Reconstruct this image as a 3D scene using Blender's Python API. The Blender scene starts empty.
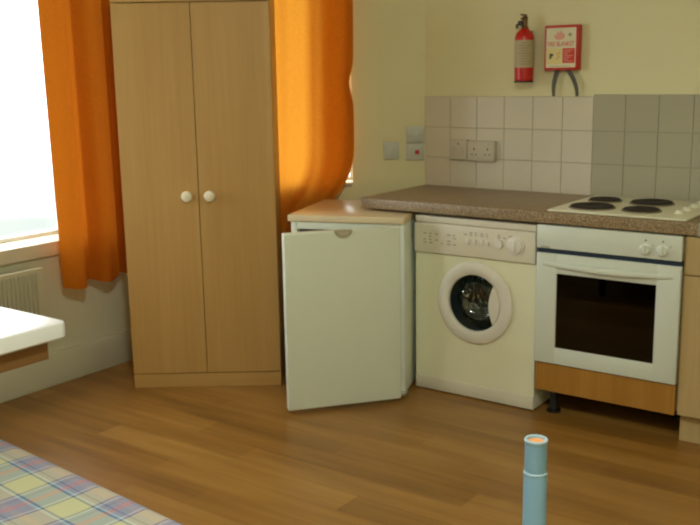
import bpy, bmesh, math, random
from mathutils import Matrix, Vector
random.seed(7)
C = bpy.context.scene.collection
PI = math.pi

# ------------------------------------------------------------------ materials
def srgb(r, g, b):
    f = lambda c: (c/255/12.92) if c/255 <= .04045 else ((c/255+.055)/1.055)**2.4
    return (f(r), f(g), f(b), 1)

class NT:
    def __init__(self, name):
        self.m = bpy.data.materials.new(name); self.m.use_nodes = True
        self.t = self.m.node_tree; self.n = self.t.nodes; self.l = self.t.links
        self.b = self.n['Principled BSDF']; self.out = self.n['Material Output']
    def new(self, kind, **kw):
        x = self.n.new(kind)
        for k, v in kw.items(): setattr(x, k, v)
        return x
    def link(self, a, b): self.l.new(a, b)
    def coord(self, scale=(1, 1, 1), rot=(0, 0, 0), kind='Object'):
        tc = self.new('ShaderNodeTexCoord'); mp = self.new('ShaderNodeMapping')
        mp.inputs['Scale'].default_value = scale; mp.inputs['Rotation'].default_value = rot
        self.link(tc.outputs[kind], mp.inputs['Vector']); return mp.outputs['Vector']
    def noise(self, vec, scale, detail=3, rough=.5):
        x = self.new('ShaderNodeTexNoise'); x.inputs['Scale'].default_value = scale
        x.inputs['Detail'].default_value = detail; x.inputs['Roughness'].default_value = rough
        self.link(vec, x.inputs['Vector']); return x.outputs['Fac']
    def ramp(self, fac, stops):
        x = self.new('ShaderNodeValToRGB'); e = x.color_ramp.elements
        while len(e) < len(stops): e.new(.5)
        for el, (p, c) in zip(e, stops): el.position = p; el.color = c
        self.link(fac, x.inputs['Fac']); return x.outputs['Color']
    def math(self, op, a, b=None, clamp=False):
        x = self.new('ShaderNodeMath', operation=op); x.use_clamp = clamp
        for i, v in enumerate((a, b)):
            if v is None: continue
            if isinstance(v, (int, float)): x.inputs[i].default_value = v
            else: self.link(v, x.inputs[i])
        return x.outputs[0]
    def mix(self, fac, a, b, mode='MIX'):
        x = self.new('ShaderNodeMix', data_type='RGBA', blend_type=mode)
        for i, v in ((0, fac), (6, a), (7, b)):
            if isinstance(v, (int, float)): x.inputs[i].default_value = v
            elif isinstance(v, tuple): x.inputs[i].default_value = v
            else: self.link(v, x.inputs[i])
        return x.outputs[2]
    def bump(self, h, strength=.2, dist=.01):
        x = self.new('ShaderNodeBump'); x.inputs['Strength'].default_value = strength
        x.inputs['Distance'].default_value = dist
        self.link(h, x.inputs['Height']); self.link(x.outputs['Normal'], self.b.inputs['Normal'])
    def set(self, **kw):
        for k, v in kw.items():
            i = self.b.inputs[k.replace('_', ' ')]
            if hasattr(v, 'is_linked') or hasattr(v, 'links'): self.link(v, i)
            else: i.default_value = v
        return self.m

def plain(name, col, rough=.5, var=.04, metal=0, scale=6, bump=0, coat=0):
    t = NT(name); v = t.coord()
    n = t.noise(v, scale, 4)
    d = tuple(c*(1-var) for c in col[:3])+(1,); u = tuple(min(1, c*(1+var)) for c in col[:3])+(1,)
    t.set(Base_Color=t.ramp(n, [(.3, d), (.7, u)]), Roughness=rough, Metallic=metal)
    if coat: t.b.inputs['Coat Weight'].default_value = coat
    if bump: t.bump(t.noise(v, 180, 2), bump, .002)
    return t.m

def wood(name, dark, light, axis=2, rough=.45, fine=60, contrast=(.3, .7)):
    t = NT(name); s = [1, 1, 1]
    s = [fine if i != axis else 1.6 for i in range(3)]
    v = t.coord(tuple(s)); v2 = t.coord(tuple(q/6 if i != axis else .7 for i, q in enumerate(s)))
    a = t.noise(v, 1, 4, .6); b = t.noise(v2, 1, 3)
    f = t.math('ADD', t.math('MULTIPLY', a, .5), t.math('MULTIPLY', b, .5))
    t.set(Base_Color=t.ramp(f, [(contrast[0], dark), (contrast[1], light)]), Roughness=rough)
    return t.m

def mat_floor():
    t = NT('laminate_floor'); v = t.coord()
    sx = t.new('ShaderNodeSeparateXYZ'); t.link(v, sx.inputs[0]); x, y = sx.outputs[0], sx.outputs[1]
    W, Lp = .128, 1.25
    row = t.math('FLOOR', t.math('DIVIDE', y, W))
    wn = t.new('ShaderNodeTexWhiteNoise', noise_dimensions='1D'); t.link(row, wn.inputs['W'])
    xs = t.math('ADD', x, t.math('MULTIPLY', wn.outputs['Value'], Lp))
    col = t.math('FLOOR', t.math('DIVIDE', xs, Lp))
    cmb = t.new('ShaderNodeCombineXYZ'); t.link(row, cmb.inputs[0]); t.link(col, cmb.inputs[1])
    wn2 = t.new('ShaderNodeTexWhiteNoise', noise_dimensions='2D'); t.link(cmb.outputs[0], wn2.inputs['Vector'])
    g1 = t.noise(t.coord((1.6, 26, 1)), 1, 4, .6); g2 = t.noise(t.coord((.9, 8, 1)), 1.3, 3)
    f = t.math('ADD', t.math('MULTIPLY', g1, .35), t.math('MULTIPLY', g2, .45))
    f = t.math('ADD', f, t.math('MULTIPLY', wn2.outputs['Value'], .2))
    base = t.ramp(f, [(.26, srgb(114, 77, 29)), (.5, srgb(150, 106, 46)), (.74, srgb(174, 131, 66))])
    def seam(c, p, w):
        fr = t.math('FRACT', t.math('DIVIDE', c, p))
        return t.math('LESS_THAN', fr, w/p)
    s = t.math('MAXIMUM', seam(y, W, .0022), seam(xs, Lp, .0022))
    t.set(Base_Color=t.mix(t.math('MULTIPLY', s, .45), base, srgb(96, 58, 24)), Roughness=.36)
    return t.m

def mat_worktop():
    t = NT('speckled_worktop'); v = t.coord()
    a = t.noise(v, 160, 2, .7); b = t.noise(v, 420, 2, .7)
    f = t.math('ADD', t.math('MULTIPLY', a, .6), t.math('MULTIPLY', b, .4))
    t.set(Base_Color=t.ramp(f, [(.36, srgb(66, 54, 40)), (.47, srgb(136, 113, 84)), (.56, srgb(156, 134, 102)), (.66, srgb(198, 184, 156))]), Roughness=.38)
    return t.m

def mat_plaid():
    t = NT('plaid_cotton'); v = t.coord()
    sx = t.new('ShaderNodeSeparateXYZ'); t.link(v, sx.inputs[0])
    P = .187
    straw, navy, pale = srgb(192, 190, 146), srgb(48, 80, 126), srgb(180, 194, 200)
    def bands(c, off, band, line):
        f = t.math('FRACT', t.math('ADD', t.math('DIVIDE', c, P), off))
        def rng(lo, hi): return t.math('MULTIPLY', t.math('GREATER_THAN', f, lo), t.math('LESS_THAN', f, hi))
        col = t.mix(rng(0, .46), band, straw)
        if line:
            col = t.mix(rng(.68, .78), col, line)
        col = t.mix(rng(.46, .50), col, pale)
        col = t.mix(rng(.96, 1.0), col, pale)
        col = t.mix(rng(.0, .035), col, navy)
        col = t.mix(rng(.43, .465), col, navy)
        col = t.mix(rng(.56, .58), col, navy)
        return col
    a = bands(sx.outputs[0], .193, srgb(104, 136, 172), srgb(172, 112, 130))
    b = bands(sx.outputs[1], .979, srgb(158, 138, 156), srgb(178, 144, 144))
    c = t.mix(.5, a, b)
    w = t.noise(t.coord((1, 1, 1)), 300, 2)
    c = t.mix(t.math('MULTIPLY', w, .15), c, srgb(190, 190, 176))
    t.set(Base_Color=c, Roughness=.9); t.bump(t.noise(v, 14, 3), .35, .02)
    return t.m

def mat_curtain(name, col, trans):
    t = NT(name); v = t.coord((90, 90, 260)); n = t.noise(v, 1, 2)
    c = t.ramp(n, [(.3, tuple(q*.86 for q in col[:3])+(1,)), (.7, col)])
    d = t.new('ShaderNodeBsdfDiffuse'); r = t.new('ShaderNodeBsdfTranslucent'); m = t.new('ShaderNodeMixShader')
    t.link(c, d.inputs['Color']); t.link(c, r.inputs['Color']); m.inputs[0].default_value = trans
    t.link(d.outputs[0], m.inputs[1]); t.link(r.outputs[0], m.inputs[2]); t.link(m.outputs[0], t.out.inputs['Surface'])
    return t.m

def mat_glass(name, gloss=.08, tint=(1, 1, 1, 1), rough=.02):
    t = NT(name)
    tr = t.new('ShaderNodeBsdfTransparent'); gl = t.new('ShaderNodeBsdfGlossy'); mx = t.new('ShaderNodeMixShader')
    n = t.noise(t.coord(), 3, 2)
    tr.inputs['Color'].default_value = tint; gl.inputs['Roughness'].default_value = rough
    f = t.math('MULTIPLY', t.math('ADD', t.math('MULTIPLY', n, .2), .9), gloss)
    t.link(f, mx.inputs[0]); t.link(tr.outputs[0], mx.inputs[1]); t.link(gl.outputs[0], mx.inputs[2])
    t.link(mx.outputs[0], t.out.inputs['Surface']); return t.m

def mat_drum():
    t = NT('perforated_steel'); v = t.coord()
    vo = t.new('ShaderNodeTexVoronoi'); vo.inputs['Scale'].default_value = 75; t.link(v, vo.inputs['Vector'])
    hole = t.math('LESS_THAN', vo.outputs['Distance'], .22)
    t.set(Base_Color=t.mix(hole, (.62, .70, .72, 1), (.05, .06, .06, 1)), Roughness=.16, Metallic=1.0)
    t.bump(t.noise(t.coord((1, 1, 1)), 38, 1), 1.0, .05)
    return t.m

def mat_lamp():
    t = NT('lit_opal_glass'); n = t.noise(t.coord(), 4, 2)
    e = t.new('ShaderNodeEmission'); t.link(t.ramp(n, [(.2, (.92, 1, .90, 1)), (.8, (.94, 1, .93, 1))]), e.inputs['Color'])
    e.inputs['Strength'].default_value = LAMP; t.link(e.outputs[0], t.out.inputs['Surface']); return t.m

SKY, LAMP, EXPOSURE = 5.5, 142.0, 0.0
M = dict(
    wall=plain('cream_wall_paint', srgb(222, 216, 174), .75, .02, scale=2.5, bump=.06),
    wall_pale=plain('pale_wall_paint', srgb(206, 206, 180), .75, .02, scale=2.5, bump=.06),
    ceiling=plain('ceiling_paint', srgb(232, 228, 205), .8, .02),
    skirting=plain('skirting_gloss_paint', srgb(206, 206, 182), .4, .02),
    sill=plain('beige_sill_paint', srgb(222, 214, 190), .45, .03),
    white_frame=plain('white_window_paint', srgb(236, 238, 230), .4, .02),
    floor=mat_floor(), worktop=mat_worktop(), plaid=mat_plaid(),
    beech=wood('beech_veneer', srgb(180, 138, 76), srgb(196, 156, 94), 2, .45, 55),
    beech_x=wood('beech_veneer_across', srgb(180, 138, 76), srgb(196, 156, 94), 0, .45, 55),
    beech_pale=wood('pale_beech_veneer', srgb(176, 150, 104), srgb(194, 168, 120), 2, .45, 50),
    oak=wood('orange_oak_veneer', srgb(150, 102, 34), srgb(178, 128, 56), 2, .4, 40),
    brown=wood('brown_table_wood', srgb(120, 84, 44), srgb(146, 106, 60), 1, .5, 50),
    tile_w=plain('cream_glazed_tile', srgb(212, 204, 186), .2, .03, scale=3),
    tile_g=plain('grey_green_glazed_tile', srgb(174, 170, 148), .2, .03, scale=3),
    grout=plain('tile_grout', srgb(170, 158, 132), .85, .05, scale=30),
    grout_g=plain('grey_tile_grout', srgb(162, 158, 136), .85, .05, scale=30),
    fridge=plain('white_enamel', srgb(224, 232, 218), .35, .01),
    fridge_top=plain('cream_laminate', srgb(222, 204, 168), .28, .02, scale=9),
    grey_side=plain('grey_enamel', srgb(168, 172, 158), .4, .02),
    liner=plain('fridge_liner_plastic', srgb(190, 200, 200), .4, .02),
    seal=plain('dark_rubber_seal', srgb(70, 74, 70), .6, .05),
    handle_grey=plain('grey_beige_plastic', srgb(170, 166, 140), .4, .03),
    washer=plain('yellowed_enamel', srgb(233, 232, 203), .35, .015),
    washer_panel=plain('off_white_plastic', srgb(222, 216, 198), .4, .015),
    plastic_w=plain('white_plastic', srgb(226, 222, 212), .35, .015),
    print_grey=plain('grey_print', srgb(168, 162, 146), .6, .03),
    drum=mat_drum(), drum_dark=plain('dark_rubber', srgb(58, 62, 62), .5, .1),
    door_glass=mat_glass('porthole_glass', .10, (.9, .95, .95, 1)),
    oven=plain('white_oven_enamel', srgb(212, 218, 206), .3, .01),
    blue_gap=plain('dark_blue_trim', srgb(30, 46, 66), .4, .05),
    oven_glass=mat_glass('dark_oven_glass', .05, (.2, .18, .14, 1)),
    cavity=plain('cavity_enamel_and_shade', srgb(44, 38, 30), .5, .1),
    chrome=plain('chrome', (.7, .7, .68, 1), .22, .03, 1),
    alu=plain('brushed_aluminium', (.68, .68, .64, 1), .35, .05, 1),
    ring=plain('cast_iron_plate', srgb(34, 26, 22), .8, .15, scale=40),
    hob=plain('cream_hob_enamel', srgb(226, 224, 200), .3, .015),
    black=plain('black_plastic', srgb(18, 18, 18), .5, .1),
    red=plain('red_enamel', srgb(190, 24, 22), .25, .03),
    red_box=plain('red_plastic', srgb(186, 42, 28), .4, .03),
    red_print=plain('red_print', srgb(206, 56, 48), .6, .03),
    pink_print=plain('pink_print', srgb(226, 160, 140), .6, .03),
    label_w=plain('cream_label_paper', srgb(222, 214, 180), .55, .02),
    label_y=plain('straw_label_paper', srgb(222, 206, 140), .55, .02),
    label_grey=plain('aged_label_paper', srgb(180, 168, 136), .55, .04, scale=30),
    brass=plain('dull_brass', srgb(120, 96, 60), .4, .06, .7),
    strap=plain('dark_grey_webbing', srgb(92, 90, 78), .8, .08, scale=60),
    plate=plain('grey_white_switch_plastic', srgb(192, 194, 184), .4, .02),
    plate_b=plain('beige_socket_plastic', srgb(198, 190, 172), .4, .02),
    dark_slot=plain('dark_slot', srgb(66, 58, 48), .6, .05),
    print_tan=plain('faded_tan_print', srgb(158, 136, 94), .6, .05),
    trim_grey=plain('tarnished_trim', srgb(128, 116, 92), .6, .06),
    red_dot=plain('red_switch_plastic', srgb(186, 40, 34), .4, .03),
    knob=plain('white_ceramic', srgb(236, 226, 200), .25, .01, coat=.4),
    table=plain('white_laminate', srgb(248, 251, 250), .35, .01),
    post=plain('pale_blue_metal_paint', srgb(120, 155, 178), .38, .03, scale=12),
    post_rim=plain('worn_pale_rim', srgb(150, 178, 192), .4, .04, scale=30),
    plug=plain('orange_wood_plug', srgb(206, 138, 84), .7, .2, scale=70),
    rad=plain('radiator_paint', srgb(200, 196, 168), .45, .02),
    rad_groove=plain('radiator_groove_shade', srgb(178, 174, 148), .6, .03),
    rail=plain('white_rail_plastic', srgb(226, 224, 214), .4, .02),
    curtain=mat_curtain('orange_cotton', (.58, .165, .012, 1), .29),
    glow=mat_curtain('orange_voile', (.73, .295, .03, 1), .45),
    glass=mat_glass('window_glass', .05), lamp=mat_lamp(),
    lampbase=plain('lamp_base_enamel', srgb(230, 228, 220), .4, .02),
)

# ------------------------------------------------------------------ mesh helpers
def box(bm, x0, x1, y0, y1, z0, z1, bev=0, seg=2, mi=0, mat=None):
    n0 = len(bm.faces)
    v = bmesh.ops.create_cube(bm, size=1)['verts']
    for q in v:
        q.co = Vector(((x0+x1)/2+q.co.x*(x1-x0), (y0+y1)/2+q.co.y*(y1-y0), (z0+z1)/2+q.co.z*(z1-z0)))
    if mat is not None: bmesh.ops.transform(bm, matrix=mat, verts=v)
    if bev:
        e = list({e for q in v for e in q.link_edges})
        bmesh.ops.bevel(bm, geom=e, offset=bev, segments=seg, affect='EDGES', profile=.5)
    bm.faces.ensure_lookup_table()
    if mi:
        for f in bm.faces[n0:]: f.material_index = mi
    return bm

def lathe(bm, prof, mat=Matrix(), seg=40, mi=0, close=False):
    """revolve (r, z) points round local z"""
    rings = []
    for r, z in prof:
        if r < 1e-6: rings.append([bm.verts.new(mat @ Vector((0, 0, z)))])
        else: rings.append([bm.verts.new(mat @ Vector((r*math.cos(2*PI*k/seg), r*math.sin(2*PI*k/seg), z))) for k in range(seg)])
    pairs = list(zip(rings, rings[1:])) + ([(rings[-1], rings[0])] if close else [])
    for a, b in pairs:
        for k in range(seg):
            k2 = (k+1) % seg
            if len(a) == 1 and len(b) == 1: continue
            if len(a) == 1: f = bm.faces.new((a[0], b[k2], b[k]))
            elif len(b) == 1: f = bm.faces.new((a[k], a[k2], b[0]))
            else: f = bm.faces.new((a[k], a[k2], b[k2], b[k]))
            f.material_index = mi
    return bm

def tube(bm, pts, r, seg=10, caps=True):
    pts = [Vector(p) for p in pts]; rings = []
    up = Vector((0, 0, 1))
    for i, p in enumerate(pts):
        d = (pts[min(i+1, len(pts)-1)]-pts[max(i-1, 0)]).normalized()
        a = d.cross(up if abs(d.dot(up)) < .95 else Vector((1, 0, 0))).normalized(); b = d.cross(a)
        rings.append([bm.verts.new(p+r*(a*math.cos(2*PI*k/seg)+b*math.sin(2*PI*k/seg))) for k in range(seg)])
    for a, b in zip(rings, rings[1:]):
        for k in range(seg): bm.faces.new((a[k], a[(k+1) % seg], b[(k+1) % seg], b[k]))
    if caps: bm.faces.new(rings[0][::-1]); bm.faces.new(rings[-1])
    return bm

def prism(bm, poly, y0, y1, mi=0, mat=None):
    """polygon of (x, z) points pushed from y0 to y1"""
    a = [bm.verts.new((x, y0, z)) for x, z in poly]; b = [bm.verts.new((x, y1, z)) for x, z in poly]
    n = len(poly); fs = [bm.faces.new(a), bm.faces.new(b[::-1])]
    for i in range(n): fs.append(bm.faces.new((a[i], b[i], b[(i+1) % n], a[(i+1) % n])))
    for f in fs: f.material_index = mi
    if mat is not None: bmesh.ops.transform(bm, matrix=mat, verts=a+b)
    return bm

def obj(name, bm, mats, parent=None, loc=None, rot=None, sharp=32):
    if not isinstance(mats, (list, tuple)): mats = [mats]
    bmesh.ops.recalc_face_normals(bm, faces=bm.faces[:])
    me = bpy.data.meshes.new(name); bm.to_mesh(me); bm.free()
    for m in mats: me.materials.append(M[m] if isinstance(m, str) else m)
    me.polygons.foreach_set('use_smooth', [True]*len(me.polygons))
    me.set_sharp_from_angle(angle=math.radians(sharp))
    o = bpy.data.objects.new(name, me); C.objects.link(o)
    if parent: o.parent = parent
    if loc: o.location = loc
    if rot: o.rotation_euler = rot
    return o

def B(): return bmesh.new()
def tag(o, label, cat, group=None):
    o['label'] = label; o['category'] = cat
    if group: o['group'] = group
    return o
def thing(name, label, cat, loc=(0, 0, 0), rz=0, group=None):
    o = bpy.data.objects.new(name, None); C.objects.link(o); o.empty_display_size = .1
    o.location = loc; o.rotation_euler = (0, 0, rz); return tag(o, label, cat, group)
def struct(o): o['kind'] = 'structure'; return o
def text_mesh(body, size, extrude=.0004):
    cu = bpy.data.curves.new('lettering', 'FONT'); cu.body = body; cu.size = size; cu.extrude = extrude
    cu.align_x = 'CENTER'; cu.align_y = 'CENTER'
    o = bpy.data.objects.new('lettering', cu); C.objects.link(o)
    dg = bpy.context.evaluated_depsgraph_get(); dg.update()
    me = bpy.data.meshes.new_from_object(o.evaluated_get(dg))
    bpy.data.objects.remove(o); bpy.data.curves.remove(cu); return me
def text(name, body, size, mat, parent, loc, rot=(PI/2, 0, 0), width=None):
    me = text_mesh(body, size); me.materials.append(M[mat])
    o = bpy.data.objects.new(name, me); C.objects.link(o); o.parent = parent; o.location = loc; o.rotation_euler = rot
    if width:
        xs = [v.co.x for v in me.vertices]; k = width/(max(xs)-min(xs))
        for v in me.vertices: v.co.x *= k
    return o
RX = Matrix.Rotation(PI/2, 4, 'X')          # lathe axis z -> -y (towards the room)

# ------------------------------------------------------------------ the room
X1, Y1, H = 3.5, -5.3, 2.55                 # right wall, wall behind the viewer, ceiling
XL = -1.195                                 # left wall
BD = Vector((-.825, -.565)); BN = Vector((.565, -.825))   # splayed wall: along, into the room
BL = 1.442
bay_rot = math.atan2(-BD.y, -BD.x)          # local +x runs back to the kitchen corner
struct(obj('floor', box(B(), XL-.25, X1+.2, Y1-.2, .25, -.1, 0), 'floor'))
struct(obj('ceiling', box(B(), XL-.25, X1+.2, Y1-.2, .25, H, H+.1), 'ceiling'))
struct(obj('wall_back', box(B(), -.1, X1+.2, 0, .2, 0, H), 'wall'))
struct(obj('wall_right', box(B(), X1, X1+.2, Y1-.2, .2, 0, H), 'wall'))
def wall_open(bm, a0, a1, o0, o1, z0, z1, t0, t1, along='y'):
    f = (lambda p, q, zl, zh: box(bm, t0, t1, p, q, zl, zh)) if along == 'y' else (lambda p, q, zl, zh: box(bm, p, q, t0, t1, zl, zh))
    f(a0, o0, 0, H); f(o1, a1, 0, H); f(o0, o1, 0, z0); f(o0, o1, z1, H); return bm
W1 = (-2.95, -1.20, .70, 2.25)              # opening of the left window: y, y, z, z
W2 = (-1.22, -.376, .90, 2.25)              # splayed window, along the wall
struct(obj('wall_left', wall_open(B(), Y1-.2, -.6, W1[0], W1[1], W1[2], W1[3], XL-.22, XL), 'wall_pale'))
wb = struct(obj('wall_bay', wall_open(B(), -BL-.12, 0, W2[0], W2[1], W2[2], W2[3], 0, .22, 'x'), 'wall', rot=(0, 0, bay_rot)))
struct(obj('wall_front', box(B(), XL-.2, X1+.2, Y1-.2, Y1, 0, H), 'wall'))
def skirting(bm, x0, x1, y0, y1): 
    return box(bm, x0, x1, y0, y1, 0, .165, .006, 2)
struct(obj('baseboard_left', skirting(B(), XL, XL+.018, Y1, -.84), 'skirting'))
struct(obj('baseboard_bay', skirting(B(), -BL+.02, -.02, -.018, 0), 'skirting', rot=(0, 0, bay_rot)))
struct(obj('baseboard_right', skirting(B(), X1-.018, X1, Y1, -.6), 'skirting'))

def window(n, loc, rz, w, z0, z1, depth, mid=None, sill=None, f=.05, fb=None):
    """local x across, local y outwards"""
    r = bpy.data.objects.new('window_%d' % n, None); C.objects.link(r); r.location = loc; r.rotation_euler = (0, 0, rz); struct(r)
    bm = B(); a, b = depth, depth+.06
    box(bm, 0, f, a, b, z0, z1, .005); box(bm, w-f, w, a, b, z0, z1, .005)
    fb = fb or f; box(bm, f, w-f, a, b, z0, z0+fb, .005); box(bm, f, w-f, a, b, z1-f, z1, .005)
    if mid: box(bm, f, w-f, a+.01, b-.01, mid-.008, mid+.008)
    obj('window_frame', bm, 'white_frame', r)
    obj('glass_pane', box(B(), f-.005, w-f+.005, a+.028, a+.032, z0+fb-.003, z1-f+.005), 'glass', r)
    if sill: obj('window_sill', box(B(), -.0, w, -sill[0], a+.004, z0-sill[1], z0+.002, .006), sill[2], r)
    L = bpy.data.lights.new('window_portal', 'AREA'); L.shape = 'RECTANGLE'; L.size = w; L.size_y = z1-z0
    L.cycles.is_portal = True
    o = bpy.data.objects.new('window_portal', L); C.objects.link(o); o.parent = r
    o.location = (w/2, depth+.09, (z0+z1)/2); o.rotation_euler = (-PI/2, 0, 0)   # shines along local -y
    return r
# left window: local +y outwards = world -x
window(1, (XL, W1[0], 0), PI/2, W1[1]-W1[0], W1[2], W1[3], .15, sill=(.025, .065, 'sill'), fb=.022)
window(2, (-BD.x*W2[0], -BD.y*W2[0], 0), bay_rot, W2[1]-W2[0], W2[2], W2[3], .12, sill=(.0, .03, 'white_frame'), f=.018)

# tiled splashback: a grouted sheet of cream tiles, then a taller grey-green run
T, ZC = .1494, .887
def tiles(x0, n, z0, rows, dz, mat, name, th):
    bm = B(); box(bm, x0, x0+n*T, -th*.6, 0, z0, z0+rows*T+dz)
    g = .0012
    for i in range(n):
        for j in range(rows):
            top = z0+(j+1)*T + (dz if j == rows-1 else 0)
            box(bm, x0+i*T+g, x0+(i+1)*T-g, -th, -.001, z0+j*T+g, top-g, .0012, 1, 1)
    return struct(obj(name, bm, ['grout' if mat == 'tile_w' else 'grout_g', mat]))
tiles(.0, 6, ZC-.004, 3, .004, 'tile_w', 'trim_1', .008)
tiles(6*T, 14, ZC-.004, 3, .014, 'tile_g', 'trim_2', .009)

# ------------------------------------------------------------------ curtains
def curtain(name, label, mat, loc, rz, grid, rail_len, ztop, lug):
    t = thing(name, label, 'curtain', loc, rz)
    nu, nv, fn = grid; bm = B()
    vs = [[bm.verts.new(fn(i/(nu-1), j/(nv-1))) for i in range(nu)] for j in range(nv)]
    for j in range(nv-1):
        for i in range(nu-1): bm.faces.new((vs[j][i], vs[j][i+1], vs[j+1][i+1], vs[j+1][i]))
    obj('cloth', bm, mat, t, sharp=180)
    bm = B(); tube(bm, [(rail_len[0], lug, ztop+.004), (rail_len[1], lug, ztop+.004)], .011, 12)
    for q in (rail_len[0]+.06, rail_len[1]-.06): box(bm, q-.012, q+.012, lug, 0, ztop-.012, ztop+.02, .003)
    obj('curtain_rail', bm, 'rail', t); return t
def cur1(u, v):                     # local x along the wall (towards the corner), local -y into the room
    z = .490 + (2.28-.490)*v
    yy = -1.475 + u*.415 + .026*(1-v)*(1-u)**2                # world y
    ph = 2*PI*(yy+1.395)/.185 + .25*v
    am = .042*(1-.35*v)*(1-.45*u)
    y = -.110 - am*math.cos(ph) - .010*math.sin(2.3*ph+1.0+v)
    x = yy+1.475 + .018*math.sin(ph)
    z += -.012*math.cos(ph)*(1-v)**8
    return (x, y, z)
# left wall: local x = world +y, local y = world -x
curtain('window_curtain', 'long dark orange curtain hanging at the bright window left of the wardrobe', 'curtain',
        (XL, -1.475, 0), PI/2, (90, 50, cur1), (-1.55, .48), 2.285, -.11)
def cur2(u, v):                     # local x = -u of the splayed wall
    z = .55 + (2.3-.55)*v
    d = max(0, (1.12-z)/.33)
    right = -.368 - .15*min(1, d)**2.6 - (.10*max(0, d-1))
    right += .012*v - .022*math.exp(-((z-1.41)/.07)**2)*(max(0, 1-abs(u-.2)/.16))**2
    left = -.97
    if u < .2:                      # unseen back layer, added to block window light and darken this edge
        q = u/.2
        return (right-.20+.20*q, -.024-.006*math.sin(9*q+z)-(.024*q**6), z)
    u = (u-.2)/.8
    x = right + u*(left-right)
    y = -.056 - .014*math.cos(u*2*PI*3.1+.4) - .008*math.sin(u*2*PI*6.3+z*1.2)*(.5+.5*v)
    if u < .16: y -= .012*(1-u/.16)
    y -= .010*min(1, d)*math.sin(u*9)
    return (x, y, z)
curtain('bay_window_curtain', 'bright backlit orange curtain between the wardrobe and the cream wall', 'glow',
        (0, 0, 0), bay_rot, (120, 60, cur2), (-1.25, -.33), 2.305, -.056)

# ------------------------------------------------------------------ radiator
t = thing('radiator', 'cream ribbed radiator on the wall under the bright window', 'radiator', (XL, -2.5, .0), PI/2)
bm = B(); L = .955
box(bm, 0, L, -.075, -.035, .27, .60, .008)
obj('panel', bm, 'rad', t)
bm = B()
k = 0
while .04+k*.022 < L-.05: box(bm, .04+k*.022, .051+k*.022, -.0815, -.074, .295, .583, .003, 2); k += 1
fl = obj('fins', bm, 'rad_groove', t)  # groove shade put into a darker copy of the radiator colour
for q in (.15, L-.15): obj('wall_bracket', box(B(), q-.015, q+.015, -.036, -.0015, .3, .5), 'rad', t)
bm = B(); tube(bm, [(.03, -.055, .28), (.03, -.055, .0)], .008); obj('pipe', bm, 'alu', t)

# ------------------------------------------------------------------ wardrobe
WA = Vector((-.825, -1.307)); WBv = Vector((-.266, -.886)); ww = (WBv-WA).length
t = thing('wardrobe', 'tall beech two-door wardrobe standing across the corner between the orange curtains', 'wardrobe',
          (WA.x, WA.y, 0), math.atan2(*(WBv-WA).yx))
Dp, Hh = .40, 1.835
for x0 in (0, ww-.016): obj('side_panel', box(B(), x0, x0+.016, .0205, Dp, 0, Hh, .0015, 1), 'beech', t)
obj('back_panel', box(B(), .0165, ww-.0165, Dp-.006, Dp, .02, Hh-.01), 'beech', t)
obj('top_panel', box(B(), .0165, ww-.0165, .0205, Dp-.0065, Hh-.018, Hh-.001, .001, 1), 'beech_x', t)
obj('cornice', box(B(), 0, ww, .002, .02, 1.781, Hh, .001, 1), 'beech_x', t)
obj('bottom_panel', box(B(), .0165, ww-.0165, .0205, Dp-.0065, .07, .086), 'beech_x', t)
obj('plinth', box(B(), 0, ww, .002, .02, 0, .067, .001, 1), 'beech_x', t)
mid = ww/2
for x0, x1, kx in ((.0005, mid-.0016, mid-.052), (mid+.0016, ww-.0005, mid+.052)):
    d = obj('door', box(B(), x0, x1, .0, .019, .071, 1.777, .0015, 1), 'beech', t)
    bm = lathe(B(), [(0, 0), (.009, 0), (.009, .012), (.016, .015), (.0245, .021), (.026, .028), (.0225, .035), (.013, .039), (0, .040)], Matrix.Translation((kx, .0, .918)) @ RX, 28)
    k = obj('knob', bm, 'knob', d); k['label'] = 'round white ceramic knob'

# ------------------------------------------------------------------ under-counter fridge
FL = Vector((-.193, -.868)); fr = math.radians(19.45); Rm = Matrix.Rotation(-fr, 2)
t = thing('fridge', 'small white fridge with its door ajar standing between the wardrobe and washing machine', 'fridge', (FL.x, FL.y, 0), fr)
fw, fd, fh = .535, .53, .797
bm = B(); w = .03
box(bm, 0, w, 0, fd, .012, fh, .004); box(bm, fw-w, fw, 0, fd, .012, fh, .004)
box(bm, w, fw-w, fd-w, fd, .012, fh); box(bm, w, fw-w, .0, fd-w, .012, .07, .003); box(bm, w, fw-w, 0, fd-w, fh-.035, fh, .003)
obj('cabinet', bm, 'fridge', t)
bm = B(); e = .004
box(bm, w, w+e, .02, fd-w, .07, fh-.035); box(bm, fw-w-e, fw-w, .02, fd-w, .07, fh-.035); box(bm, w+e, fw-w-e, fd-w-e, fd-w, .07, fh-.035); box(bm, w+e, fw-w-e, .02, fd-w-e, .07, .074)
obj('liner', bm, 'liner', t)
bm = B(); box(bm, w+.008, fw-w-.008, .05, fd-w-.01, .64, .745, .006); ib = obj('ice_box', bm, 'liner', t)
bm = B()
for zz in (.28, .46):
    for k in range(12): tube(bm, [(w+.02+k*.038, .05, zz), (w+.02+k*.038, fd-.05, zz)], .0025, 6)
    for yy in (.05, .25, fd-.05): tube(bm, [(w+.004, yy, zz-.004), (fw-w-.004, yy, zz-.004)], .003, 6)
obj('wire_shelf', bm, 'chrome', t)
obj('worktop', box(B(), -.012, fw+.003, -.012, fd, fh, .828, .006, 3), ['fridge_top'], t)
for qx in (.05, fw-.05):
    for qy in (.05, fd-.06): obj('foot', lathe(B(), [(0, 0), (.018, 0), (.018, .006), (.009, .008), (.009, .014), (0, .014)], Matrix.Translation((qx, qy, 0)), 14), 'black', t)
hinge = Rm @ (Vector((.346, -.772)) - FL)
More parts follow.
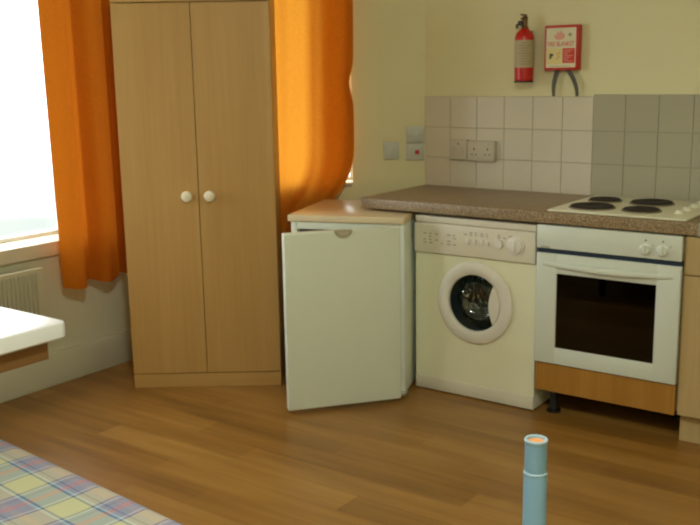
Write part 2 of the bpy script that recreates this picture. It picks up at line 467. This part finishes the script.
door = obj('door', box(B(), -.521, 0, 0, .04, .017, .802, .008, 3), 'fridge', t, loc=(hinge.x, hinge.y, 0), rot=(0, 0, math.radians(52.1)-fr))
obj('door_seal', box(B(), -.50, -.02, .04, .049, .05, .78, .003), 'handle_grey', door)
# recessed grip in the middle of the top edge
poly = [(-.2605+.039*math.cos(a), .8025-.030*math.sin(a)) for a in [PI*i/16 for i in range(17)]]
h = obj('handle', prism(B(), poly, -.009, .012), 'handle_grey', door); h['label'] = 'half-round grey beige grip'
poly = [(-.2605+.026*math.cos(a), .7975-.017*math.sin(a)) for a in [PI*i/12 for i in range(13)]]
obj('grip_recess', prism(B(), poly, -.0105, -.008), 'plate_b', h)
for zz in (.12, .42): obj('door_rack', box(B(), -.46, -.06, .05, .10, zz, zz+.06, .004), 'liner', door)
obj('hinge', box(B(), fw-.04, fw+.012, -.045, .01, .014, .024), 'alu', t)

# ------------------------------------------------------------------ washing machine
wx, wy, ww_, wh = .286, -.553, .599, .823
t = thing('washing_machine', 'cream front-loading washing machine with a round porthole, under the worktop beside the fridge', 'washing machine', (wx, wy, 0))
cx, cz, R = .597-wx, .4495, .186
def front_with_hole(bm, x0, x1, z0, z1, cx, cz, r, y, n=48):
    """flat face with a round hole, split into four strips"""
    angs = sorted([2*PI*k/n for k in range(n)] + [math.atan2(qz-cz, qx-cx) % (2*PI) for qx in (x0, x1) for qz in (z0, z1)])
    ring, outer = [], []
    for a in angs:
        dx, dz = math.cos(a), math.sin(a); s = 1e9
        if dx > 1e-9: s = min(s, (x1-cx)/dx)
        if dx < -1e-9: s = min(s, (x0-cx)/dx)
        if dz > 1e-9: s = min(s, (z1-cz)/dz)
        if dz < -1e-9: s = min(s, (z0-cz)/dz)
        ring.append(bm.verts.new((cx+r*dx, y, cz+r*dz))); outer.append(bm.verts.new((cx+dx*s, y, cz+dz*s)))
    m = len(angs)
    for k in range(m): bm.faces.new((ring[k], ring[(k+1) % m], outer[(k+1) % m], outer[k]))
bm = B()
front_with_hole(bm, 0, ww_, .066, .652, cx, cz, .150, 0)
box(bm, 0, .012, 0.003, .54, .066, .79); box(bm, ww_-.012, ww_, 0.003, .54, .066, .79); box(bm, .012, ww_-.012, .53, .54, .066, .79)
box(bm, 0.012, ww_-.012, 0.003, .54, .066, .08)
obj('body', bm, 'washer', t)
obj('kick_panel', box(B(), 0, ww_, -.003, .53, .006, .0655, .002), 'washer_panel', t)
for qx in (.06, ww_-.06):
    for qy in (.05, .48): obj('foot', lathe(B(), [(0, -.0), (.016, 0), (.016, .008), (0, .008)], Matrix.Translation((qx, qy, 0)), 12), 'black', t)
obj('lid', box(B(), 0, ww_, -.006, .54, .793, wh, .005, 3), 'washer_panel', t)
cp = obj('control_panel', box(B(), 0, ww_, -.014, .05, .655, .7915, .005, 3), 'washer_panel', t)
bm = lathe(B(), [(0, 0), (.042, 0), (.042, .004), (.034, .006), (.032, .012), (.026, .014), (0, .014)], Matrix.Translation((.782-wx+.012, -.014, .726)) @ RX, 36)
box(bm, .782-wx+.012-.005, .782-wx+.012+.005, -.033, -.027, .702, .75, .002)
d = obj('dial', bm, 'plastic_w', cp); d['label'] = 'round programme dial'
bm = lathe(B(), [(0, 0), (.021, 0), (.019, .012), (0, .012)], Matrix.Translation((.716-wx, -.014, .728)) @ RX, 28)
obj('small_dial', bm, 'plastic_w', cp)
for k in range(4):
    x = .555-wx+.032*k
    obj('push_button', box(B(), x, x+.018, -.021, -.013, .712, .738, .003), 'plastic_w', cp)
rnd = random.Random(3)
for zz, x0, n, st, p in [(.752, .545, 9, .027, .8), (.762, .545, 9, .027, .8)] + [(z, .335, 6, .031, .75) for z in (.700, .714, .728, .742)]:
    for k in range(n):
        if rnd.random() < p: obj('printed_mark', box(B(), x0-wx+st*k, x0-wx+st*k+.007+.011*rnd.random(), -.0146, -.0138, zz, zz+.0055), 'print_grey', cp)
# drum behind the porthole
bm = lathe(B(), [(.150, 0), (.146, -.03), (.150, -.10)], Matrix.Translation((cx, 0, cz)) @ RX, 48); obj('door_gasket', bm, 'drum_dark', t)
bm = lathe(B(), [(.150, -.10), (.165, -.13), (.165, -.36), (.14, -.40), (.06, -.385), (0, -.38)], Matrix.Translation((cx, 0, cz)) @ RX, 48)
for k in range(3):
    a = 2*PI*k/3+.5
    box(bm, -.02, .02, .14, .34, .12, .163, .008, 2, 0, Matrix.Translation((cx, 0, cz)) @ Matrix.Rotation(a, 4, 'Y'))
dr = obj('drum', bm, 'drum', t); dr['label'] = 'shiny perforated steel drum'
# porthole door: ring, bowl, crescent grip
Mc = Matrix.Translation((cx, 0, cz)) @ RX
ring = obj('porthole_door', lathe(B(), [(.148, .001), (R-.004, .001), (R, .005), (R-.002, .014), (R-.018, .021), (.150, .022), (.136, .020), (.129, .015), (.1275, .004), (.131, .001)], Mc, 64, close=True), 'plastic_w', t)
bm = lathe(B(), [(.1272, .012), (.120, -.005), (.108, -.04), (.09, -.065), (.05, -.082), (0, -.088)], Mc, 48)
gl = obj('glass_bowl', bm, 'door_glass', ring)
a0 = math.radians(42); r_ = .128
poly = [(cx+r_*math.cos(a), cz+r_*math.sin(a)) for a in [-a0+2*a0*i/20 for i in range(21)]]
xe = r_*math.cos(a0); ze = r_*math.sin(a0)
poly += [(cx+xe-.020*math.cos(PI/2*s)*1.0, cz+ze*s) for s in [1-2*i/16 for i in range(1, 16)]]
obj('door_grip', prism(B(), poly, -.021, -.004), 'plastic_w', ring)

# ------------------------------------------------------------------ cooker: oven housing, oven, hob
ox, ow, oy = .9026, .596, -.58
t = thing('oven_housing', 'kitchen unit around the white oven with an orange oak strip and black foot under it', 'cabinet', (ox, oy, 0))
obj('side_panel', box(B(), -.0155, -.0005, .05, .54, .13, .836), 'plastic_w', t)
obj('side_panel', box(B(), ow+.0005, ow+.0035, .02, .54, .13, .836), 'beech_pale', t)
obj('base_panel', box(B(), 0, ow, .03, .54, .1165, .1325), 'cavity', t)  # coloured dark to deepen the shade under the oven
o = obj('front_strip', box(B(), .001, ow-.001, 0, .018, .1155, .2385, .0015, 1), 'oak', t); o['label'] = 'orange oak veneered strip'
for qx, qy in ((.055, .08), (.055, .47), (ow-.07, .30), (ow-.07, .47)):
    if True:
        bm = lathe(B(), [(0, 0), (.030, 0), (.030, .01), (.020, .016), (.017, .04), (.017, .085), (.024, .09), (.024, .1165), (0, .1165)], Matrix.Translation((qx, qy, 0)), 20)
        o = obj('leg', bm, 'black', t)

t = thing('oven', 'white built-in electric oven with a dark glass door, under the hob', 'oven', (ox, oy, .2395))
oh = .836-.2395-.004
zb = .7335-.2395
bm = B()
box(bm, 0.002, .022, .02, .53, 0, oh); box(bm, ow-.022, ow-.002, .02, .53, 0, oh); box(bm, .022, ow-.022, .02, .53, 0, .03); box(bm, .022, ow-.022, .02, .53, zb-.02, oh); box(bm, .022, ow-.022, .51, .53, .03, zb-.02)
obj('cavity', bm, 'cavity', t)
cp = obj('control_panel', box(B(), 0, ow, -.014, .02, zb+.002, oh, .003, 2), 'oven', t)
obj('vent_gap', box(B(), .001, ow-.001, -.004, .02, zb-.018, zb+.002), 'blue_gap', t)
for kx in (1.359-ox, 1.426-ox):
    zz = .7705-.2395
    bm = lathe(B(), [(0, 0), (.0245, 0), (.0245, .003), (.020, .005), (.019, .012), (.016, .014), (0, .014)], Matrix.Translation((kx, -.014, zz)) @ RX, 28)
    box(bm, kx-.0035, kx+.0035, -.032, -.027, zz-.017, zz+.017, .0015, 1)
    obj('knob', bm, 'oven', cp)
    for dx, dz in ((0, .036), (0, -.034), (.03, .018)):
        obj('printed_dot', lathe(B(), [(0, 0), (.0035 if dz > .03 else .002, 0), (0, .0006)], Matrix.Translation((kx+dx, -.0141, zz+dz)) @ RX, 10), 'black', cp)
bm = B(); q = .02
for wl in (.006, .008, .005, .009, .006, .007): box(bm, q, q+wl-.002, -.0146, -.0138, .497, .506); q += wl
obj('maker_mark', bm, 'print_grey', cp)
# door: frame with a window, handle swelling along the top
zd1 = zb-.018
wx0, wx1, wz0, wz1 = .994-ox, 1.406-ox, .3155-.2395, .6325-.2395
bm = B()
box(bm, 0, wx0, -.012, .018, .004, zd1, .004, 2); box(bm, wx1, ow, -.012, .018, .004, zd1, .004, 2)
box(bm, wx0-.004, wx1+.004, -.012, .018, .004, wz0, .004, 2); box(bm, wx0-.004, wx1+.004, -.012, .018, wz1, zd1, .004, 2)
dr = obj('door', bm, 'oven', t)
obj('door_glass', box(B(), wx0-.002, wx1+.002, -.008, -.004, wz0-.002, wz1+.002), 'oven_glass', dr)
bm = B()          # bow handle: a bar that swells forward in the middle
n = 24; prev = None
for i in range(n+1):
    s = i/n; x = .03+s*(ow-.06); bow = .022*math.sin(PI*s)**.7 if 0 < s < 1 else 0
    zc_ = .672-.2395 - .006*math.sin(PI*s); hh = .007+.007*math.sin(PI*s)
    ringv = [bm.verts.new((x, -.011-bow*(.5+.5*math.cos(a))-.003, zc_+hh*math.sin(a))) for a in [2*PI*k/12 for k in range(12)]]
    if prev:
        for k in range(12): bm.faces.new((prev[k], prev[(k+1) % 12], ringv[(k+1) % 12], ringv[k]))
    else: bm.faces.new(ringv)
    prev = ringv
bm.faces.new(prev[::-1])
obj('handle', bm, 'oven', dr)
for zz in (.16, .28):
    bm = B()
    for k in range(14): tube(bm, [(.035+k*.04, .06, zz), (.035+k*.04, .49, zz)], .002, 6)
    for yy in (.05, .49): tube(bm, [(.023, yy, zz), (ow-.023, yy, zz)], .003, 6)
    obj('oven_shelf', bm, 'chrome', t)

# worktop running along the tiled wall
bm = box(B(), .004, 2.115, -.5896, -.0105, ZC-.049, ZC, .006, 3)
wt = tag(obj('worktop', bm, 'worktop'), 'long brown speckled worktop along the tiled wall carrying the hob', 'worktop')
js = obj('joint_strip', box(B(), 1.553, 1.566, -.5915, -.0105, ZC-.049, ZC+.0015, .0005, 1), 'alu', wt)

hx0, hx1, hy0, hy1 = .938, 1.505, -.576, -.060
t = thing('electric_hob', 'cream white electric hob with four dark round plates set on the worktop', 'hob', (hx0, hy0, ZC+.0006))
hw, hd = hx1-hx0, hy1-hy0
obj('hob_top', box(B(), 0, hw, 0, hd, 0, .009, .004, 3), 'hob', t)
for px, py, r in ((1.052, -.232, .066), (1.080, -.448, .088), (1.254, -.224, .086), (1.286, -.446, .072)):
    a = Matrix.Translation((px-hx0, py-hy0, .009))
    pl = obj('hot_plate', lathe(B(), [(0, 0), (r, 0), (r, .008), (r-.004, .0115), (r*.34, .0115), (r*.30, .0095), (0, .0095)], a, 44), 'ring', t)
    obj('trim_ring', lathe(B(), [(r-.001, 0), (r+.007, 0), (r+.005, .005), (r-.001, .0055)], a, 44, close=True), 'trim_grey', pl)
for k in range(4):
    a = Matrix.Translation((1.435-hx0, -.43+k*.098-hy0, .009))
    bm = lathe(B(), [(0, 0), (.022, 0), (.021, .004), (.017, .006), (.016, .011), (.013, .013), (0, .013)], a, 26)
    obj('knob', bm, 'hob', t)

# base cabinet at the right
t = thing('base_cabinet', 'pale beech base cabinet with a drawer line at the right of the oven', 'cabinet', (1.505, -.575, 0))
cw = .6
obj('carcass', box(B(), .001, cw, .02, .545, .118, .836), 'plastic_w', t)
obj('drawer', box(B(), .002, cw-.002, 0, .018, .684, .832, .002, 1), 'beech_pale', t)
obj('door', box(B(), .002, cw-.002, 0, .018, .119, .680, .002, 1), 'beech_pale', t)
obj('plinth', box(B(), .003, cw, .045, .06, 0, .117), 'beech_pale', t)
# ------------------------------------------------------------------ sockets and switches
tz = -.0085
def plate(name, label, cat, mat, w, h, d, loc, rz, group=None, tilt=0):
    t = thing(name, label, cat, loc, rz, group)
    obj('faceplate', box(B(), -w/2, w/2, -d, 0, -h/2, h/2, .003, 2), mat, t); return t
t = plate('spur_switch', 'single beige switch plate on the cream tiles, left of the twin socket', 'switch', 'plate_b', .099, .097, .03, (.2115, tz, 1.0755), 0)
for x in (-.024, .024): obj('rocker', box(B(), x-.009, x+.009, -.033, -.029, -.014, .014, .002), 'plate_b', t)
obj('indicator', box(B(), -.004, .004, -.0315, -.029, .026, .032), 'dark_slot', t)
t = plate('twin_socket', 'beige twin wall socket on the cream tiles above the worktop', 'socket', 'plate_b', .149, .097, .03, (.3385, tz, 1.072), 0)
for x in (-.037, .037):
    for q in ((x-.003, x+.003, .004, .016), (x-.015, x-.007, -.019, -.014), (x+.007, x+.015, -.019, -.014)):
        obj('pin_hole', box(B(), q[0], q[1], -.0306, -.029, q[2], q[3]), 'dark_slot', t)
    obj('rocker', box(B(), x-.006, x+.006, -.034, -.029, .028, .042, .001, 1), 'plate_b', t)
def on_bay(u, z): 
    p = BD*u; return (p.x, p.y, z)
t = plate('wall_switch', 'small lone grey-white switch plate on the cream wall nearest the orange curtain', 'switch', 'plate', .077, .087, .012, on_bay(.177, 1.0635), bay_rot)
obj('rocker', box(B(), -.008, .008, -.017, -.011, -.014, .014, .002), 'plate', t)
t = plate('wall_switch', 'grey-white double switch plate directly above the red-buttoned one', 'switch', 'plate', .088, .0855, .012, on_bay(.0555, 1.1445), bay_rot)
for x in (-.018, .018): obj('rocker', box(B(), x-.008, x+.008, -.016, -.011, -.013, .013, .002), 'plate', t)
t = plate('cooker_switch', 'grey-white switch plate with a red button, low by the tile edge', 'switch', 'plate', .088, .0855, .012, on_bay(.0555, 1.0565), bay_rot)
o = obj('button', box(B(), .000, .022, -.019, -.011, -.013, .009, .003), 'red_dot', t); o['label'] = 'red button'

# ------------------------------------------------------------------ fire extinguisher and blanket on the wall
ex, ey = .573, -.062
t = thing('fire_extinguisher', 'red fire extinguisher with a beige label hung on the wall left of the blanket box', 'fire extinguisher', (ex, ey, 1.402))
r = .0435
obj('cylinder', lathe(B(), [(0, .004), (r-.006, .004), (r, .012), (r, .205), (r-.006, .225), (r-.02, .238), (.016, .244), (.0, .244)], Matrix(), 40), 'red', t)
obj('base_ring', lathe(B(), [(r-.01, 0), (r+.001, 0), (r+.001, .007), (r-.01, .007)], Matrix(), 40, close=True), 'black', t)
bm = B(); n = 24
a_ = [(-PI/2+.25) + (i/n-.5)*math.radians(190) for i in range(n+1)]
vs = [[bm.verts.new(((r+.0007)*math.cos(a), (r+.0007)*math.sin(a), z)) for a in a_] for z in (.068, .192)]
for i in range(n): bm.faces.new((vs[0][i], vs[0][i+1], vs[1][i+1], vs[1][i]))
lb = obj('instruction_label', bm, 'label_grey', t); lb['label'] = 'aged beige instruction label'
bm = B()
for k, zz in enumerate((.178, .166, .154, .142, .130, .118, .106, .094, .082)):
    half = .35+.35*((k*37) % 10)/10
    for i in range(8):
        a1 = -PI/2+.45-half+2*half*i/8; a2 = a1+2*half/8*.85
        q = [bm.verts.new(((r+.0012)*math.cos(a), (r+.0012)*math.sin(a), z)) for a, z in ((a1, zz), (a2, zz), (a2, zz+.004), (a1, zz+.004))]
        bm.faces.new(q)
obj('printed_lines', bm, 'print_tan', lb)
bm = lathe(B(), [(.016, .242), (.018, .25), (.013, .256), (.012, .285), (.015, .29), (.010, .300), (.0, .302)], Matrix(), 20)
obj('valve', bm, 'brass', t)
obj('gauge', lathe(B(), [(0, 0), (.012, 0), (.012, .012), (0, .012)], Matrix.Translation((-.012, -.012, .268)) @ RX, 20), 'black', t)
bm = B(); box(bm, -.006, .006, -.035, .02, .284, .292, .002, 1); box(bm, -.006, .006, -.040, .012, .302, .309, .002, 1)
box(bm, -.004, .004, .006, .014, .284, .309)
obj('lever', bm, 'brass', t)
bm = B(); tube(bm, [(-.010, -.004, .272), (-.028, -.006, .274), (-.036, -.006, .262), (-.036, -.006, .246)], .006, 10); obj('nozzle', bm, 'black', t)
bm = B(); box(bm, -.012, .012, r-.004, -ey-.0005, .05, .235); obj('wall_mount', bm, 'black', t)

bx0, bx1, bz0, bz1, bdp = .664, .829, 1.455, 1.656, .042
t = thing('fire_blanket_box', 'red and white fire blanket box with two hanging straps on the kitchen wall', 'fire blanket', ((bx0+bx1)/2, 0, bz0))
bw, bh = bx1-bx0, bz1-bz0
obj('case', box(B(), -bw/2, bw/2, -bdp, 0, 0, bh, .004, 2), 'red_box', t)
f = -bdp
lab = obj('front_label', box(B(), -bw/2+.010, bw/2-.012, f-.0008, f, .012, bh-.012), 'label_w', t)
lx0, lx1 = -bw/2+.012, bw/2-.014
obj('straw_panel', box(B(), lx0, lx0+.074, f-.0012, f-.0006, .028, .098), 'label_y', lab)
rp = obj('red_panel', box(B(), lx0+.078, lx1-.002, f-.0012, f-.0006, .032, .098), 'red_print', lab)
bm = B()
for k in range(7):
    box(bm, lx0+.083, lx1-.010-.012*((k*5) % 3), f-.0018, f-.001, .040+k*.008, .043+k*.008)
obj('printed_lines', bm, 'pink_print', rp)
text('lettering', 'FIRE BLANKET', .030, 'red_print', lab, ((lx0+lx1)/2, f-.0012, .1165), width=.128)
fl = [(0, 0), (.018, .004), (.026, .016), (.022, .030), (.014, .024), (.010, .044), (-.002, .030), (-.010, .040), (-.016, .022), (-.024, .026), (-.026, .012), (-.016, .002)]
obj('flame_symbol', prism(B(), [(x-.008, .135+z) for x, z in fl], f-.0013, f-.0006), 'pink_print', lab)
bm = lathe(B(), [(0, 0), (.008, 0), (.008, .0012), (0, .0012)], Matrix.Translation((.042, f-.0006, .158)) @ RX, 18)
obj('round_symbol', bm, 'print_grey', lab)
ar = [(-.055, .075), (-.040, .075), (-.036, .066), (-.046, .060), (-.046, .052), (-.056, .052)]
obj('pictogram', prism(B(), ar, f-.0018, f-.001), 'seal', lab)
bm = B()
for (x, z) in ((-.022, .070), (-.012, .060), (-.020, .050), (-.010, .074)): box(bm, x, x+.007, f-.0018, f-.001, z, z+.006)
obj('pictogram', bm, 'plug', lab)
bm = B()
for k in range(9): box(bm, lx0+.02+k*.011, lx0+.027+k*.011, f-.0014, f-.0006, .017, .021)
obj('small_print', bm, 'print_grey', lab)
for sg, x0, x1 in ((-1, -.022, -.030), (1, .026, .082)):
    n = 14; bm = B(); prev = None
    for i in range(n+1):
        s = i/n; bow = math.sin(PI*s*.5)
        if sg < 0: x = -.022-.018*math.sin(PI*.62*s); wv = .0135
        else: x = .022+.058*math.sin(PI/2*s)**.8-.006*s*s; wv = .0135
        z = .004-.122*s; wv *= (1-.5*s)
        y = -.022-.004*math.sin(PI*s)
        q = [bm.verts.new((x+dx, y+dy, z)) for dx, dy in ((-wv, -.0012), (wv, -.0012), (wv, .0012), (-wv, .0012))]
        if prev:
            for k in range(4): bm.faces.new((prev[k], prev[(k+1) % 4], q[(k+1) % 4], q[k]))
        else: bm.faces.new(q)
        prev = q
    bm.faces.new(prev[::-1])
    obj('pull_strap', bm, 'strap', t)

# ------------------------------------------------------------------ table, bed, post
tz_ = .72
t = thing('table', 'white-topped table whose rounded corner juts in under the bright window', 'table', (-.49, -2.76, 0))
bm = B(); rc = .03; tx0, tx1, ty0, ty1 = -.60, .655, -.40, .368
pts = []
for (qx, qy, a) in ((tx1-rc, ty1-rc, 0), (tx0+rc, ty1-rc, 90), (tx0+rc, ty0+rc, 180), (tx1-rc, ty0+rc, 270)):
    for i in range(9):
        an = math.radians(a+i*90/8); pts.append((qx+rc*math.cos(an), qy+rc*math.sin(an)))
def slab(bm, pts, z0, z1, b=.006):
    rings = []
    cxm = sum(p[0] for p in pts)/len(pts); cym = sum(p[1] for p in pts)/len(pts)
    for ins, z in ((b, z0), (0, z0+b), (0, z1-b), (b*.3, z1-b*.3), (b, z1)):
        rings.append([bm.verts.new((x-ins*math.copysign(1, x-cxm), y-ins*math.copysign(1, y-cym), z)) for x, y in pts])
    n = len(pts)
    for a, c in zip(rings, rings[1:]):
        for k in range(n): bm.faces.new((a[k], a[(k+1) % n], c[(k+1) % n], c[k]))
    bm.faces.new(rings[0][::-1]); bm.faces.new(rings[-1]); return bm
o = obj('tabletop', slab(bm, pts, tz_-.052, tz_), 'table', t); o['label'] = 'white laminate top'
bm = B(); a, b_ = .045, .05
box(bm, tx1-a-.02, tx1-a, ty0+a, ty1-b_, tz_-.118, tz_-.052); box(bm, tx0+a, tx0+a+.02, ty0+a, ty1-b_, tz_-.118, tz_-.052)
box(bm, tx0+a+.02, tx1-a-.02, ty0+a, ty0+a+.02, tz_-.118, tz_-.052); box(bm, tx0+a+.02, tx1-a-.02, ty1-b_-.02, ty1-b_, tz_-.118, tz_-.052)
o = obj('apron', bm, 'brown', t); o['label'] = 'brown wooden rail under the white top'
for qx in (-.42, .12):
    bm = B(); box(bm, qx-.03, qx+.03, -.03, .03, .03, tz_-.118, .004); box(bm, qx-.03, qx+.03, -.28, .2, 0, .035, .006); box(bm, qx-.025, qx+.025, -.30, .24, tz_-.117, tz_-.053)
    obj('pedestal_leg', bm, 'brown', t)

br = math.radians(-5.35)
t = thing('bed', 'single bed with a blue, pink and straw plaid cover in the near left corner', 'bed', (.285, -2.742, 0), br)
bl, bwid, bz = 1.9, .9, .50
bm = B(); n, m_ = 70, 40; rr = .045
def bed_z(x, y):
    ed = min(y, bwid-y, x, bl-x)
    return .006*math.sin(x*7+y*3)*math.sin(y*9+1)*min(1, max(0, ed)/.15)
# cover: a sheet that goes over the top and down the sides
xs = [-.012] + [0+bl*i/n for i in range(n+1)] + [bl+.012]
prof = [(-.004, .20), (-.006, .28), (-.004, .40), (0, bz-rr)] + [(rr-rr*math.cos(PI/2*i/6), bz-rr+rr*math.sin(PI/2*i/6)) for i in range(1, 7)]
prof += [(rr+(bwid-2*rr)*i/m_, bz) for i in range(1, m_)] + [(bwid-rr+rr*math.sin(PI/2*i/6), bz-rr+rr*math.cos(PI/2*i/6)) for i in range(0, 7)] + [(bwid+.004, .4), (bwid+.005, .20)]
vs = []
for i in range(n+1):
    x = bl*i/n; row = []
    for (q, z) in prof:
        row.append(bm.verts.new((x, -q, z+(bed_z(x, q) if z > bz-.001 else 0))))
    vs.append(row)
for a, b in zip(vs, vs[1:]):
    for k in range(len(prof)-1): bm.faces.new((a[k], a[k+1], b[k+1], b[k]))
for row in (vs[0], vs[-1]): bm.faces.new(row)
o = obj('bed_cover', bm, 'plaid', t, sharp=60); o['label'] = 'plaid cotton cover'
obj('bed_base', box(B(), .02, bl-.02, -bwid+.02, -.02, .12, .26, .01), 'brown', t)
for qx in (.06, bl-.06):
    for qy in (-.08, -bwid+.08): obj('leg', lathe(B(), [(0, 0), (.02, 0), (.024, .12), (0, .12)], Matrix.Translation((qx, qy, 0)), 16), 'black', t)

t = thing('metal_post', 'upright pale blue metal tube with an open top in the near foreground', 'post', (1.9555, -2.8575, 0))
zt = .889
obj('lower_tube', lathe(B(), [(0, .004), (.0187, .004), (.0190, .01), (.0190, .829), (.0183, .832), (0, .832)], Matrix(), 36), 'post', t)
obj('upper_tube', lathe(B(), [(.0150, .828), (.0180, .828), (.0180, zt-.004), (.0150, zt-.004)], Matrix(), 36, close=True), 'post', t)
obj('collar', lathe(B(), [(.0182, .830), (.0193, .831), (.0193, .8335), (.0182, .835)], Matrix(), 36, close=True), 'post_rim', t)
obj('rim', lathe(B(), [(.0140, zt-.012), (.0184, zt-.005), (.0188, zt-.002), (.0178, zt), (.0148, zt-.0005)], Matrix(), 36, close=True), 'post_rim', t)
obj('plug', lathe(B(), [(.0, zt-.006), (.006, zt-.004), (.0142, zt-.005), (.0142, zt-.03), (0, zt-.03)], Matrix(), 24), 'plug', t)
obj('foot', lathe(B(), [(0, 0), (.026, 0), (.026, .008), (.0205, .03), (.0192, .03), (.0192, .006), (0, .006)], Matrix(), 28), 'black', t)

# ------------------------------------------------------------------ light
t = thing('ceiling_lamp', 'round opal ceiling lamp in the middle of the room', 'lamp', (2.0, -3.4, H))
obj('base', lathe(B(), [(0, 0), (.17, 0), (.17, -.02), (0, -.02)], Matrix(), 40), 'lampbase', t)
obj('lamp_shade', lathe(B(), [(.165, -.02), (.155, -.06), (.11, -.095), (.05, -.11), (0, -.113)], Matrix(), 40), 'lamp', t)

w = bpy.data.worlds.new('overcast_sky'); bpy.context.scene.world = w; w.use_nodes = True
nt = w.node_tree; bg = nt.nodes['Background']
tc = nt.nodes.new('ShaderNodeTexCoord'); sp = nt.nodes.new('ShaderNodeSeparateXYZ'); rp = nt.nodes.new('ShaderNodeValToRGB')
nt.links.new(tc.outputs['Generated'], sp.inputs[0]); ad = nt.nodes.new('ShaderNodeMath'); ad.operation = 'ADD'; ad.inputs[1].default_value = .5
nt.links.new(sp.outputs[2], ad.inputs[0]); nt.links.new(ad.outputs[0], rp.inputs['Fac'])
e = rp.color_ramp.elements; e[0].position = .36; e[0].color = (.170, .196, .182, 1); e[1].position = .46; e[1].color = (.97, 1, .985, 1)
nt.links.new(rp.outputs['Color'], bg.inputs['Color']); bg.inputs['Strength'].default_value = SKY

# ------------------------------------------------------------------ camera
cam = bpy.data.cameras.new('camera'); co = bpy.data.objects.new('camera', cam); C.objects.link(co)
pitch, yaw, roll, foc = -.1995, -.6313, -.0171, 944.65
fwd = Vector((math.sin(yaw)*math.cos(pitch), math.cos(yaw)*math.cos(pitch), math.sin(pitch)))
r0 = Vector((math.cos(yaw), -math.sin(yaw), 0)); u_ = r0.cross(fwd)
r2 = r0*math.cos(roll)+u_*math.sin(roll); u2 = -r0*math.sin(roll)+u_*math.cos(roll)
mw = Matrix(((r2.x, u2.x, -fwd.x, 2.5558), (r2.y, u2.y, -fwd.y, -4.1721), (r2.z, u2.z, -fwd.z, 1.4658), (0, 0, 0, 1)))
co.matrix_world = mw
cam.sensor_fit = 'HORIZONTAL'; cam.sensor_width = 36; cam.lens = foc*36/700; cam.clip_start = .05
sc = bpy.context.scene; sc.camera = co
sc.view_settings.view_transform = 'Standard'; sc.view_settings.look = 'None'; sc.view_settings.gamma = 1
sc.view_settings.exposure = EXPOSURE; sc.view_settings.use_curve_mapping = False
sc.cycles.max_bounces = 10; sc.cycles.diffuse_bounces = 6; sc.cycles.transparent_max_bounces = 12
sc.cycles.sample_clamp_indirect = 8
sc.cycles.filter_width = 2.2
